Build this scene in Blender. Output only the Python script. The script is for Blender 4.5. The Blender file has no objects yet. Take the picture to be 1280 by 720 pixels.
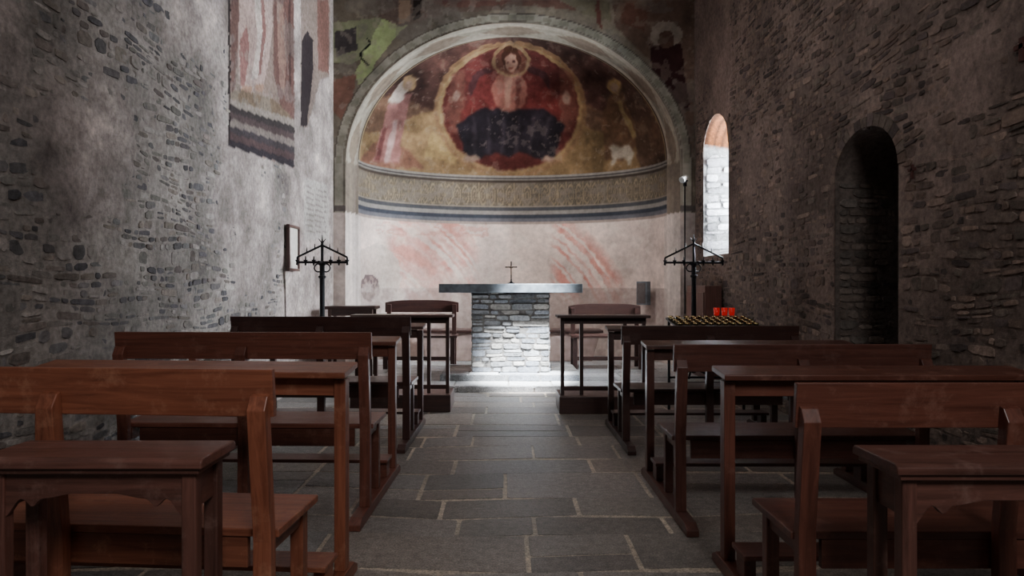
import bpy, bmesh, math, random
import numpy as np
from mathutils import Vector
random.seed(7)
RS = np.random.RandomState(11)
C = bpy.context.scene.collection
PI = math.pi
F, VX, VY, H = 850.0, 632.0, 356.0, 1.2
XL, XR, YE = -2.38, 2.61, 9.34
XC = 0.10

# ------------------------------------------------------------------ noise
TAB = RS.rand(256, 256)
def vnoise(x, y, seed=0):
    x = np.asarray(x, float) + seed * 17.31; y = np.asarray(y, float) + seed * 9.77
    xi = np.floor(x).astype(int); yi = np.floor(y).astype(int)
    fx = x - xi; fy = y - yi
    fx = fx * fx * (3 - 2 * fx); fy = fy * fy * (3 - 2 * fy)
    a = TAB[xi & 255, yi & 255]; b = TAB[(xi + 1) & 255, yi & 255]
    c = TAB[xi & 255, (yi + 1) & 255]; d = TAB[(xi + 1) & 255, (yi + 1) & 255]
    return (a * (1 - fx) + b * fx) * (1 - fy) + (c * (1 - fx) + d * fx) * fy
def fbm(x, y, seed=0, oct=4):
    s = 0; a = .5; t = 0
    for k in range(oct):
        s = s + a * vnoise(np.asarray(x) * 2 ** k, np.asarray(y) * 2 ** k, seed + k); t += a; a *= .5
    return s / t
def sstep(a, b, x):
    t = np.clip((x - a) / (b - a), 0, 1); return t * t * (3 - 2 * t)

# ------------------------------------------------------------------ materials
def nodes(m):
    m.use_nodes = True; return m.node_tree.nodes, m.node_tree.links, m.node_tree.nodes['Principled BSDF']
def mat_attr(name, rough=.85, bump=.5, scale=30, var=.35, spec=.3, dist=.01, speck=0):
    m = bpy.data.materials.new(name); N, L, P = nodes(m)
    at = N.new('ShaderNodeAttribute'); at.attribute_name = 'Col'
    tc = N.new('ShaderNodeTexCoord')
    n1 = N.new('ShaderNodeTexNoise'); n1.inputs['Scale'].default_value = scale; n1.inputs['Detail'].default_value = 8; n1.inputs['Roughness'].default_value = .65
    L.new(tc.outputs['Object'], n1.inputs['Vector'])
    mr = N.new('ShaderNodeMapRange'); mr.inputs['From Min'].default_value = .3; mr.inputs['From Max'].default_value = .7
    mr.inputs['To Min'].default_value = 1 - var; mr.inputs['To Max'].default_value = 1 + var
    L.new(n1.outputs['Fac'], mr.inputs['Value'])
    n3 = N.new('ShaderNodeTexNoise'); n3.inputs['Scale'].default_value = 1.3; n3.inputs['Detail'].default_value = 6
    L.new(tc.outputs['Object'], n3.inputs['Vector'])
    m3 = N.new('ShaderNodeMapRange'); m3.inputs['From Min'].default_value = .3; m3.inputs['From Max'].default_value = .7; m3.inputs['To Min'].default_value = .72; m3.inputs['To Max'].default_value = 1.2
    L.new(n3.outputs['Fac'], m3.inputs['Value'])
    mm = N.new('ShaderNodeMath'); mm.operation = 'MULTIPLY'; L.new(mr.outputs['Result'], mm.inputs[0]); L.new(m3.outputs['Result'], mm.inputs[1])
    out = mm
    if speck:
        n4 = N.new('ShaderNodeTexNoise'); n4.inputs['Scale'].default_value = 130; n4.inputs['Detail'].default_value = 3
        L.new(tc.outputs['Object'], n4.inputs['Vector'])
        m4 = N.new('ShaderNodeMapRange'); m4.inputs['From Min'].default_value = .35; m4.inputs['From Max'].default_value = .65; m4.inputs['To Min'].default_value = 1 - speck; m4.inputs['To Max'].default_value = 1 + speck
        L.new(n4.outputs['Fac'], m4.inputs['Value'])
        out = N.new('ShaderNodeMath'); out.operation = 'MULTIPLY'; L.new(mm.outputs[0], out.inputs[0]); L.new(m4.outputs['Result'], out.inputs[1])
    vm = N.new('ShaderNodeVectorMath'); vm.operation = 'SCALE'
    L.new(at.outputs['Color'], vm.inputs[0]); L.new(out.outputs[0], vm.inputs['Scale'])
    L.new(vm.outputs[0], P.inputs['Base Color'])
    n2 = N.new('ShaderNodeTexNoise'); n2.inputs['Scale'].default_value = scale * 1.7; n2.inputs['Detail'].default_value = 10; n2.inputs['Roughness'].default_value = .7
    L.new(tc.outputs['Object'], n2.inputs['Vector'])
    bp = N.new('ShaderNodeBump'); bp.inputs['Strength'].default_value = bump; bp.inputs['Distance'].default_value = dist
    L.new(n2.outputs['Fac'], bp.inputs['Height']); L.new(bp.outputs['Normal'], P.inputs['Normal'])
    P.inputs['Roughness'].default_value = rough; P.inputs['Specular IOR Level'].default_value = spec
    return m
def mat_plain(name, col, rough=.6, metal=0, emit=None, es=0, noise=.15, scale=25, bump=.1, spec=.4, alpha=None, trans=0):
    m = bpy.data.materials.new(name); N, L, P = nodes(m)
    tc = N.new('ShaderNodeTexCoord'); n1 = N.new('ShaderNodeTexNoise'); n1.inputs['Scale'].default_value = scale; n1.inputs['Detail'].default_value = 6
    L.new(tc.outputs['Object'], n1.inputs['Vector'])
    cr = N.new('ShaderNodeValToRGB'); cr.color_ramp.elements[0].position = .3; cr.color_ramp.elements[1].position = .7
    cr.color_ramp.elements[0].color = (*[c * (1 - noise) for c in col], 1); cr.color_ramp.elements[1].color = (*[min(1, c * (1 + noise)) for c in col], 1)
    L.new(n1.outputs['Fac'], cr.inputs['Fac']); L.new(cr.outputs['Color'], P.inputs['Base Color'])
    bp = N.new('ShaderNodeBump'); bp.inputs['Strength'].default_value = bump; bp.inputs['Distance'].default_value = .004
    L.new(n1.outputs['Fac'], bp.inputs['Height']); L.new(bp.outputs['Normal'], P.inputs['Normal'])
    P.inputs['Roughness'].default_value = rough; P.inputs['Metallic'].default_value = metal; P.inputs['Specular IOR Level'].default_value = spec
    if trans: P.inputs['Transmission Weight'].default_value = trans
    if emit: P.inputs['Emission Color'].default_value = (*emit, 1); P.inputs['Emission Strength'].default_value = es
    return m
def mat_wood(name, c1, c2, axis, rough=.36):
    m = bpy.data.materials.new(name); N, L, P = nodes(m)
    tc = N.new('ShaderNodeTexCoord'); mp = N.new('ShaderNodeMapping')
    sc = [26, 26, 26]; sc[axis] = 1.5; mp.inputs['Scale'].default_value = sc
    oi = N.new('ShaderNodeObjectInfo'); ad = N.new('ShaderNodeVectorMath'); ad.operation = 'ADD'
    ml = N.new('ShaderNodeMath'); ml.operation = 'MULTIPLY'; ml.inputs[1].default_value = 13
    L.new(oi.outputs['Random'], ml.inputs[0]); L.new(tc.outputs['Object'], ad.inputs[0]); L.new(ml.outputs[0], ad.inputs[1])
    L.new(ad.outputs[0], mp.inputs['Vector'])
    n1 = N.new('ShaderNodeTexNoise'); n1.inputs['Scale'].default_value = 1.6; n1.inputs['Detail'].default_value = 10; n1.inputs['Roughness'].default_value = .68; n1.inputs['Distortion'].default_value = .7
    L.new(mp.outputs['Vector'], n1.inputs['Vector'])
    cr = N.new('ShaderNodeValToRGB'); cr.color_ramp.elements[0].position = .32; cr.color_ramp.elements[1].position = .68
    cr.color_ramp.elements[0].color = (*c1, 1); cr.color_ramp.elements[1].color = (*c2, 1)
    L.new(n1.outputs['Fac'], cr.inputs['Fac'])
    mr = N.new('ShaderNodeMapRange'); mr.inputs['To Min'].default_value = .75; mr.inputs['To Max'].default_value = 1.25
    L.new(oi.outputs['Random'], mr.inputs['Value'])
    vm = N.new('ShaderNodeVectorMath'); vm.operation = 'SCALE'; L.new(cr.outputs['Color'], vm.inputs[0]); L.new(mr.outputs['Result'], vm.inputs['Scale'])
    n5 = N.new('ShaderNodeTexNoise'); n5.inputs['Scale'].default_value = 9; n5.inputs['Detail'].default_value = 8; n5.inputs['Roughness'].default_value = .75
    L.new(ad.outputs[0], n5.inputs['Vector'])
    m5 = N.new('ShaderNodeMapRange'); m5.inputs['From Min'].default_value = .54; m5.inputs['From Max'].default_value = .70; m5.inputs['To Max'].default_value = .55
    L.new(n5.outputs['Fac'], m5.inputs['Value'])
    mx = N.new('ShaderNodeMix'); mx.data_type = 'RGBA'; L.new(m5.outputs['Result'], mx.inputs[0]); L.new(vm.outputs[0], mx.inputs[6])
    mx.inputs[7].default_value = (min(1, c2[0] * 1.5), min(1, c2[1] * 2.1), min(1, c2[2] * 2.3), 1)
    L.new(mx.outputs[2], P.inputs['Base Color'])
    m6 = N.new('ShaderNodeMapRange'); m6.inputs['To Min'].default_value = rough - .14; m6.inputs['To Max'].default_value = rough + .22
    L.new(n5.outputs['Fac'], m6.inputs['Value']); L.new(m6.outputs['Result'], P.inputs['Roughness'])
    bp = N.new('ShaderNodeBump'); bp.inputs['Strength'].default_value = .15; bp.inputs['Distance'].default_value = .003
    L.new(n1.outputs['Fac'], bp.inputs['Height']); L.new(bp.outputs['Normal'], P.inputs['Normal'])
    P.inputs['Specular IOR Level'].default_value = .5
    return m
M_ROCK = mat_attr('rubble_masonry', .88, .85, 26, .42, .2, .011)
M_FRESCO = mat_attr('fresco_plaster', .9, .35, 14, .20, .15, .006)
M_FLAG = mat_attr('stone_flags', .42, 1.0, 24, .38, .45, .007, .42)
def woods(n, a, b, r): return [mat_wood(n + '_' + 'xyz'[i], a, b, i, r) for i in range(3)]
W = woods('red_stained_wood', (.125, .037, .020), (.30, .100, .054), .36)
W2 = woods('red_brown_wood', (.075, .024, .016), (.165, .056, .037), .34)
W3 = woods('shaded_brown_wood', (.045, .016, .012), (.10, .037, .027), .34)  # pew wood darkened in colour to stand for light falling off
D = woods('dark_and_shaded_wood', (.026, .010, .009), (.055, .022, .017), .34)  # dark furniture wood; on the last pew rows it stands for dimmer light
T = woods('worn_walnut', (.050, .021, .016), (.15, .062, .047), .32)
IRON = mat_plain('black_iron', (.012, .012, .014), .5, .8)
BRASS = mat_plain('brass', (.60, .46, .24), .2, 1)
SLAB = mat_plain('grey_stone_slab', (.11, .13, .15), .35, 0, noise=.4, scale=12, bump=.4)
REDGL = mat_plain('red_glass', (.36, .008, .008), .12, 0, (1, .02, .01), .22, spec=.7)
WAX = mat_plain('wax', (.8, .72, .55), .5)
PAPER = mat_plain('aged_paper', (.6, .56, .5), .8)
WHITE = mat_plain('grey_lamp_housing', (.28, .28, .27), .5)
PANE = mat_plain('bright_window_glass', (.8, .85, .9), .2, 0, (.85, .93, 1), 620)
DPLANK = mat_wood('dark_door_wood', (.02, .016, .014), (.045, .034, .028), 2, .6)

# ------------------------------------------------------------------ mesh helpers
class Acc:
    def __init__(s): s.v = []; s.f = []; s.c = []; s.sm = []; s.n = 0
    def add(s, v, f, c, smooth):
        s.v.extend([tuple(map(float, p)) for p in v]); s.f.extend([tuple(int(i) + s.n for i in q) for q in f])
        s.c.extend([tuple(map(float, q)) for q in c]); s.sm.extend([smooth] * len(f)); s.n += len(v)
    def build(s, name, mat, parent=None, kind='structure'):
        me = bpy.data.meshes.new(name); me.from_pydata(s.v, [], s.f)
        a = me.color_attributes.new('Col', 'FLOAT_COLOR', 'POINT')
        arr = np.ones((len(s.v), 4), np.float32); arr[:, :3] = np.clip(np.array(s.c), 0, 1) ** 2.2
        a.data.foreach_set('color', arr.ravel())
        me.polygons.foreach_set('use_smooth', s.sm); me.materials.append(mat); me.update()
        o = bpy.data.objects.new(name, me); C.objects.link(o)
        if parent: o.parent = parent
        elif kind: o['kind'] = kind
        return o
def grid(A, us, vs, M, dfun, colf, sd=None, h=.03, smooth=True):
    U, V = np.meshgrid(us, vs, indexing='ij'); U = U.copy(); V = V.copy()
    nu, nv = U.shape
    keep = np.ones((nu - 1, nv - 1), bool)
    if sd is not None:
        Cu = (U[:-1, :-1] + U[1:, 1:]) / 2; Cv = (V[:-1, :-1] + V[1:, 1:]) / 2
        keep = sd(Cu, Cv) > 0
        S = sd(U, V); e = .001
        gx = (sd(U + e, V) - sd(U - e, V)) / (2 * e); gy = (sd(U, V + e) - sd(U, V - e)) / (2 * e)
        g2 = gx ** 2 + gy ** 2 + 1e-9; m = np.abs(S) < h * .75
        U = np.where(m, U - S * gx / g2, U); V = np.where(m, V - S * gy / g2, V)
    P = M(U, V, dfun(U, V)); P = np.stack([np.broadcast_to(q, U.shape) for q in P], -1).reshape(-1, 3)
    col = colf(P, U.ravel(), V.ravel())
    ii, jj = np.nonzero(keep); a = ii * nv + jj
    A.add(P, np.stack([a, a + nv, a + nv + 1, a + 1], 1), col, smooth)
def stones(A, u0, u1, v0, v1, rh, w, M, keep, colf, prot, gap=.008, wav=.012, skip=.04, back=.02, ch=(.08, .3), rnd=random, big=0):
    vb = [v0]
    while vb[-1] < v1: vb.append(vb[-1] + rnd.uniform(*rh) * (1.5 if rnd.random() < big else 1))
    vb[-1] = v1
    ph = [rnd.uniform(0, .6) for _ in vb]
    def rz(i, u):
        if i == 0 or i == len(vb) - 1: return vb[i]
        return vb[i] + wav * .5 * (math.sin(u * 2.1 + i * .35 + ph[i] * .5) + math.sin(u * 5.3 + i * .45))
    for i in range(len(vb) - 1):
        u = u0
        while u < u1 - .001:
            ww = rnd.uniform(*w) * (1.5 if rnd.random() < .15 else 1)
            ub = u + ww
            if ub > u1 - w[0] * .5: ub = u1
            lo = [(0, 1)]
            if (vb[i + 1] - vb[i]) > rh[1] * .8 and rnd.random() < .35: k = rnd.uniform(.35, .65); lo = [(0, k), (k, 1)]
            for (k0, k1) in lo:
                if rnd.random() < skip: continue
                def pt(uu, k): a_ = rz(i, uu); b_ = rz(i + 1, uu); return a_ + (b_ - a_) * k
                g = gap * rnd.uniform(.5, 1.7)
                cs = [(u + g, pt(u, k0) + g), (ub - g, pt(ub, k0) + g), (ub - g, pt(ub, k1) - g), (u + g, pt(u, k1) - g)]
                if cs[3][1] - cs[0][1] < .01 or cs[2][1] - cs[1][1] < .01: continue
                cx = (u + ub) / 2; cy = sum(c[1] for c in cs) / 4
                if keep and not keep(cx, cy, (ub - u) / 2): continue
                pts = []
                for q in range(4):
                    c = cs[q]; p_ = cs[q - 1]; n_ = cs[(q + 1) % 4]
                    for o_, hv in ((p_, q % 2 == 0), (n_, q % 2 == 1)):
                        dl = math.hypot(o_[0] - c[0], o_[1] - c[1]) + 1e-6
                        t = min(.45, rnd.uniform(*ch) * min(.12, dl) / dl)
                        pts.append((c[0] + (o_[0] - c[0]) * t, c[1] + (o_[1] - c[1]) * t))
                pr = rnd.uniform(*prot); tl = rnd.uniform(-.15, .15) * (prot[1] - prot[0])
                v = []
                for (x, y) in pts: v.append(M(x, y, -back))
                sh = min(.008, (vb[i + 1] - vb[i]) * .12)
                for (x, y) in pts:
                    dx = cx - x; dy = cy - y; dl = math.hypot(dx, dy) + 1e-6
                    v.append(M(x + dx / dl * sh, y + dy / dl * sh, pr + tl * (x - cx) / (ub - u) * 4 + rnd.uniform(-.1, .1) * (prot[1] - prot[0])))
                f = [(a, (a + 1) % 8, 8 + (a + 1) % 8, 8 + a) for a in range(8)] + [tuple(range(8, 16))]
                A.add(v, f, [colf(cx, cy)] * 16, False)
            u = ub
def link(name, me, mats, parent):
    o = bpy.data.objects.new(name, me); C.objects.link(o)
    for m in (mats if isinstance(mats, list) else [mats]): me.materials.append(m)
    if parent: o.parent = parent
    return o
def obj(name, bm, mat, parent=None, bevel=0, smooth=False):
    me = bpy.data.meshes.new(name); bmesh.ops.recalc_face_normals(bm, faces=bm.faces)
    bm.to_mesh(me); bm.free()
    if smooth: me.polygons.foreach_set('use_smooth', [True] * len(me.polygons))
    o = link(name, me, mat, parent)
    if bevel:
        b = o.modifiers.new('bevel', 'BEVEL'); b.width = bevel; b.segments = 2; b.limit_method = 'ANGLE'; b.angle_limit = .6
    return o
def box(bm, x0, x1, y0, y1, z0, z1):
    v = [bm.verts.new(p) for p in [(x0, y0, z0), (x1, y0, z0), (x1, y1, z0), (x0, y1, z0), (x0, y0, z1), (x1, y0, z1), (x1, y1, z1), (x0, y1, z1)]]
    for q in [(0, 3, 2, 1), (4, 5, 6, 7), (0, 1, 5, 4), (1, 2, 6, 5), (2, 3, 7, 6), (3, 0, 4, 7)]: bm.faces.new([v[i] for i in q])
def B(*a): bm = bmesh.new(); box(bm, *a); return bm
def prism(bm, pts, axis, a0, a1):
    def P(p, a):
        return (a, p[0], p[1]) if axis == 0 else ((p[0], a, p[1]) if axis == 1 else (p[0], p[1], a))
    A_ = [bm.verts.new(P(p, a0)) for p in pts]; Z_ = [bm.verts.new(P(p, a1)) for p in pts]
    bm.faces.new(A_); bm.faces.new(Z_[::-1]); n = len(pts)
    for i in range(n): bm.faces.new([A_[i], A_[(i + 1) % n], Z_[(i + 1) % n], Z_[i]])
def tube(bm, p0, p1, r, n=10, r1=None):
    p0 = Vector(p0); p1 = Vector(p1); d = (p1 - p0).normalized()
    a = d.orthogonal().normalized(); b = d.cross(a); r1 = r if r1 is None else r1
    R0 = [bm.verts.new(p0 + (a * math.cos(2 * PI * i / n) + b * math.sin(2 * PI * i / n)) * r) for i in range(n)]
    R1 = [bm.verts.new(p1 + (a * math.cos(2 * PI * i / n) + b * math.sin(2 * PI * i / n)) * r1) for i in range(n)]
    bm.faces.new(R0[::-1]); bm.faces.new(R1)
    for i in range(n): bm.faces.new([R0[i], R0[(i + 1) % n], R1[(i + 1) % n], R1[i]])
def lathe(bm, prof, n=16, ox=0, oy=0, oz=0):
    rings = []
    for r, z in prof: rings.append([bm.verts.new((ox + r * math.cos(2 * PI * i / n), oy + r * math.sin(2 * PI * i / n), oz + z)) for i in range(n)])
    for a, b in zip(rings[:-1], rings[1:]):
        for i in range(n): bm.faces.new([a[i], a[(i + 1) % n], b[(i + 1) % n], b[i]])
    bm.faces.new(rings[0][::-1]); bm.faces.new(rings[-1])
def thing(name, label, cat, loc, rz=0, group=None):
    o = bpy.data.objects.new(name, None); C.objects.link(o); o.location = loc; o.rotation_euler = (0, 0, rz)
    o['label'] = label; o['category'] = cat
    if group: o['group'] = group
    return o
def kids(o): return [c for c in C.objects if c.parent == o]
def copy_tree(o, parent=None):
    ch = kids(o); c = o.copy(); C.objects.link(c)
    if parent: c.parent = parent
    for k in ch: copy_tree(k, c)
    return c
def inpoly(x, y, pts):
    r = np.zeros(x.shape, bool); n = len(pts)
    for i in range(n):
        x0, y0 = pts[i]; x1, y1 = pts[(i + 1) % n]
        if y0 == y1: continue
        c = ((y0 > y) != (y1 > y)) & (x < (x1 - x0) * (y - y0) / (y1 - y0) + x0); r ^= c
    return r
class Paint:
    def __init__(s, P, jitter=1.5):
        Y = np.maximum(P[:, 1], .6)
        s.x = VX + F * P[:, 0] / Y; s.y = VY - F * (P[:, 2] - H) / Y
        s.x = s.x + (vnoise(s.x / 5, s.y / 5, 3) - .5) * jitter * 2; s.y = s.y + (vnoise(s.x / 5, s.y / 5, 5) - .5) * jitter * 2
        s.c = np.zeros((len(P), 3))
    def mask(s, m, col, a=1):
        al = (m.astype(float) * a)[:, None]; s.c = s.c * (1 - al) + np.array(col) * al
    def poly(s, pts, col, a=1): s.mask(inpoly(s.x, s.y, pts), col, a)
    def ell(s, cx, cy, rx, ry, col, a=1, inner=0):
        d = np.sqrt(((s.x - cx) / rx) ** 2 + ((s.y - cy) / ry) ** 2); s.mask((d < 1) & (d >= inner), col, a)
def desat(c, k):
    l = (c @ np.array([.35, .5, .15]))[:, None]; return c * (1 - k) + l * k

# ------------------------------------------------------------------ openings
def arch_sd(cu, hw, spring, ry, bottom):
    def f(u, v):
        du = np.asarray(u) - cu; v = np.asarray(v)
        up = (np.sqrt((du / hw) ** 2 + ((v - spring) / ry) ** 2 + 1e-9) - 1) * min(hw, ry)
        dn = np.maximum(np.abs(du) - hw, bottom - v)
        return np.where(v > spring, up, dn)
    return f
WIN = (8.45, .50, 2.86, .45, 1.57)
DOOR = (4.94, .43, 2.00, .34, -.5)
sd_win = arch_sd(*WIN); sd_door = arch_sd(*DOOR)
sd_right = lambda u, v: np.minimum(sd_win(u, v), sd_door(u, v))
ZT = 5.6
STONE_L = [(.49, .47, .45), (.45, .43, .43), (.55, .52, .50), (.37, .36, .37), (.52, .48, .45), (.47, .43, .41), (.58, .55, .53), (.41, .40, .40)]
STONE_R = [(.46, .40, .37), (.41, .37, .34), (.52, .45, .41), (.35, .31, .30), (.49, .42, .38), (.43, .38, .35)]

# ---- left wall
def plaster_left(u, v):
    Y = np.maximum(u, .6); px = VX + F * XL / Y; py = VY - F * (v - H) / Y
    n = fbm(u * .9, v * .9, 1, 4) + .34 * (fbm(u * 6, v * 6, 8, 4) - .5)
    reg = -.045 + .42 * sstep(0, 1, 1 - np.hypot((px - 115) / 78, (py - 200) / 175)) + .18 * sstep(180, 300, px) * sstep(400, 260, py)
    reg = reg + .6 * sstep(352, 372, px)
    inf = inpoly(px, py, [(287, -800), (372, -800), (370, 212), (330, 198), (284, 178)])
    return np.where(inf, 1.0, sstep(.41, .68, n + reg))
A = Acc()
ML = lambda u, v, d: (XL + d + 0 * u, u, v)
def col_left(P, u, v):
    p = Paint(P, .7); pm = plaster_left(u, v)
    n = fbm(u * 2.2, v * 2.2, 4, 5)[:, None]; m2 = fbm(u * 7, v * 9, 14, 3)[:, None]
    mort = np.array([.54, .51, .49]) * (.66 + .6 * n) ; pl = np.array([.64, .59, .57]) * (.60 + .62 * n) * (.78 + .4 * m2)
    p.c = mort * (1 - pm[:, None]) + pl * pm[:, None]
    x, y = p.x, p.y
    P1 = [(287, -300), (366, -300), (368, 210), (330, 198), (285, 178)]
    p.poly(P1, (.50, .43, .40))
    p.poly([(290, -300), (306, -300), (298, 50), (294, 110), (288, 118)], (.38, .29, .27))
    p.poly([(302, -300), (338, -300), (341, 30), (336, 74), (330, 104), (318, 116), (306, 118), (298, 104), (298, 60)], (.64, .55, .52))
    p.poly([(310, -300), (322, -300), (330, 10), (332, 60), (322, 98), (314, 100), (322, 50), (318, 0)], (.72, .66, .63))
    p.poly([(300, 50), (308, 30), (312, 60), (306, 112), (300, 106)], (.50, .36, .34))
    p.poly([(324, -40), (328, -20), (333, 40), (326, 92), (323, 96), (328, 40)], (.48, .35, .33))
    p.ell(308, 112, 7, 5, (.58, .46, .40)); p.ell(324, 110, 6, 5, (.58, .46, .40))
    p.poly([(342, -300), (366, -300), (368, 150), (352, 140), (342, 90)], (.38, .28, .26))
    p.poly([(346, 0), (354, 8), (358, 70), (356, 118), (350, 108), (347, 60)], (.52, .41, .37))
    p.poly([(359, -300), (362, -300), (364, 130), (361, 120)], (.28, .20, .19))
    p.poly([(288, 116), (300, 112), (342, 124), (366, 148), (368, 156), (286, 126)], (.42, .36, .30))
    m = inpoly(x, y, P1) & (fbm(u * 3, v * 3, 21, 4) > .62); p.mask(m, (.50, .47, .45), .4)
    for k in range(7):
        y0 = 122 + k * 8.5; c = [(.52, .48, .45), (.20, .18, .18), (.28, .23, .23), (.44, .40, .38), (.22, .20, .21), (.28, .22, .22), (.17, .15, .17)][k]
        p.poly([(285, y0), (368, y0 + 28), (368, y0 + 37), (285, y0 + 8.5)], c)
    p.poly([(285, -300), (288, -300), (288, 180), (285, 178)], (.15, .12, .12))
    p.poly([(376, -300), (412, -300), (413, 60), (411, 96), (400, 100), (384, 160), (376, 158)], (.50, .44, .41))
    p.poly([(377, 50), (384, 38), (391, 50), (391, 90), (384, 158), (376, 158)], (.18, .15, .16))
    p.poly([(396, 0), (411, 0), (411, 92), (398, 88)], (.44, .32, .29))
    p.poly([(380, 222), (411, 232), (411, 300), (380, 300)], (.62, .59, .57))
    for k in range(9): p.poly([(383, 232 + 7 * k), (408, 240 + 6.2 * k), (408, 241.6 + 6.2 * k), (383, 234 + 7 * k)], (.36, .32, .31), .5)
    return p.c
def d_left(u, v): return .003 + .008 * (fbm(u * 5, v * 5, 2, 3) - .5) + .010 * plaster_left(u, v)
grid(A, np.arange(-2.0, YE + .05, .022), np.arange(0, ZT + .03, .022), ML, d_left, col_left)
def keepl(cu, cv, hw): return float(plaster_left(np.array([cu]), np.array([cv]))[0]) < .9 and cu + hw < YE
def cl(u, v):
    c = random.choice(STONE_L); k = random.uniform(.80, 1.10); return [q * k for q in c]
def cr_(u, v):
    c = random.choice(STONE_R); k = random.uniform(.78, 1.12); return [q * k for q in c]
stones(A, -2.0, YE, 0, ZT, (.034, .066), (.05, .17), lambda u, v, d: (XL + d, u, v), keepl, cl, (.000, .011), gap=.0035, skip=.08, wav=.03, ch=(.08, .4), big=.2)
A.build('wall_left', M_ROCK)
# ---- right wall
def plaster_right(u, v):
    Y = np.maximum(u, .6); px = VX + F * XR / Y; py = VY - F * (v - H) / Y
    n = fbm(u * .9, v * .9, 31, 4) + .34 * (fbm(u * 6, v * 6, 38, 4) - .5)
    reg = .35 * sstep(925, 905, px) * sstep(180, 100, py) - .07
    return sstep(.46, .72, n + reg)
A = Acc()
MR = lambda u, v, d: (XR - d + 0 * u, u, v)
def col_right(P, u, v):
    pm = plaster_right(u, v)[:, None]; n = fbm(u * 2.2, v * 2.2, 44, 5)[:, None]
    return np.array([.48, .42, .39]) * (.66 + .55 * n) * (1 - pm) + np.array([.54, .47, .44]) * (.66 + .5 * n) * pm
def d_right(u, v): return .003 + .008 * (fbm(u * 5, v * 5, 32, 3) - .5) + .010 * plaster_right(u, v)
grid(A, np.arange(-2.0, YE + .05, .026), np.arange(0, ZT + .03, .026), MR, d_right, col_right, sd_right, .026)
def keepr(cu, cv, hw):
    if float(plaster_right(np.array([cu]), np.array([cv]))[0]) > .9: return False
    for du in (-hw, 0, hw):
        for dv in (-.03, .03):
            if float(sd_right(cu + du, cv + dv)) < .0: return False
    return cu + hw < YE
stones(A, -2.0, YE, 0, ZT, (.034, .066), (.05, .17), lambda u, v, d: (XR - d, u, v), keepr, cr_, (.000, .013), gap=.0035, skip=.06, wav=.03, ch=(.08, .4), big=.2)
def contour(o, n=22):
    cu, hw, sp, ry, bt = o; pts = [(cu - hw, max(bt, 0) + (sp - max(bt, 0)) * i / 14) for i in range(14)]
    pts += [(cu - hw * math.cos(PI * i / n), sp + ry * math.sin(PI * i / n)) for i in range(n + 1)]
    pts += [(cu + hw, sp - (sp - max(bt, 0)) * i / 14) for i in range(1, 15)]
    return pts
def voussoirs(o, A, e0):
    cu, hw, sp, ry, bt = o
    N_ = 17
    for i in range(N_):
        a0 = PI * (i + .04) / N_; a1 = PI * (i + .96) / N_; e = random.uniform(e0 * .7, e0)
        q = [(cu - (hw + k) * math.cos(a), sp + (ry + k) * math.sin(a)) for a, k in ((a0, .003), (a1, .003), (a1, e), (a0, e))]
        v = [(XR + .02, *p) for p in q] + [(XR - .012, *p) for p in q]
        A.add(v, [(0, 1, 5, 4), (1, 2, 6, 5), (2, 3, 7, 6), (3, 0, 4, 7), (4, 5, 6, 7)], [cr_(0, 0)] * 8, False)
voussoirs(WIN, A, .13); voussoirs(DOOR, A, .10)
def reveal(A, o, inner, x1, kx, colf, floor_=True):
    ca = contour(o); cb = contour(inner); n = len(ca); K = 26
    v = []; c = []
    for k in range(K + 1):
        t = k / K
        for i in range(n):
            y = ca[i][0] * (1 - t) + cb[i][0] * t; z = ca[i][1] * (1 - t) + cb[i][1] * t
            r = (random.random() - .5) * .012 if 0 < k < K else 0
            v.append((XR - .006 + (x1 - XR) * t, y + r, z + r)); c.append(colf(t * (x1 - XR), z, i, n))
    f = [(k * n + i, k * n + i + 1, (k + 1) * n + i + 1, (k + 1) * n + i) for k in range(K) for i in range(n - 1)]
    if floor_: f += [(k * n, (k + 1) * n, (k + 1) * n + n - 1, k * n + n - 1) for k in range(K)]
    A.add(v, f, c, True)
def wc(x, z, i, n):
    if 15 <= i < n - 17: k = .6 + .4 * (int(x / .045) % 2); return (.40 * k, .24 * k, .14 * k)
    return (.50, .50, .50)
reveal(A, WIN, (8.45, .17, 2.80, .17, 1.85), XR + .75, 0, wc)
def dc(x, z, i, n): return (.40, .36, .34)
reveal(A, DOOR, (4.94, .40, 1.98, .32, -.5), XR + .7, 0, dc, False)
def cdj(u, v): k = random.uniform(.8, 1.12); c = random.choice([(.46, .41, .38), (.40, .37, .35), (.50, .45, .42)]); return [q * k for q in c]
stones(A, 0.02, .69, 0.02, 2.0, (.045, .085), (.06, .18), lambda u, v, d: (XR + u, 5.355 - d, v), None, cdj, (.0, .008), gap=.003, wav=.012, ch=(.08, .4))
def jw(u, v, d):
    t = u / .75; y = 8.95 * (1 - t) + 8.62 * t; return (XR + u, y - d, v)
def cw(u, v): k = random.uniform(.65, 1.1); return (.76 * k, .76 * k, .78 * k)
stones(A, .02, .72, 1.9, 2.90, (.07, .12), (.12, .26), jw, None, cw, (.0, .02), wav=.008)
stones(A, .02, .30, 1.66, 1.9, (.07, .12), (.12, .26), jw, None, cw, (.0, .02), wav=.008)
A.build('wall_right', M_ROCK)
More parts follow.
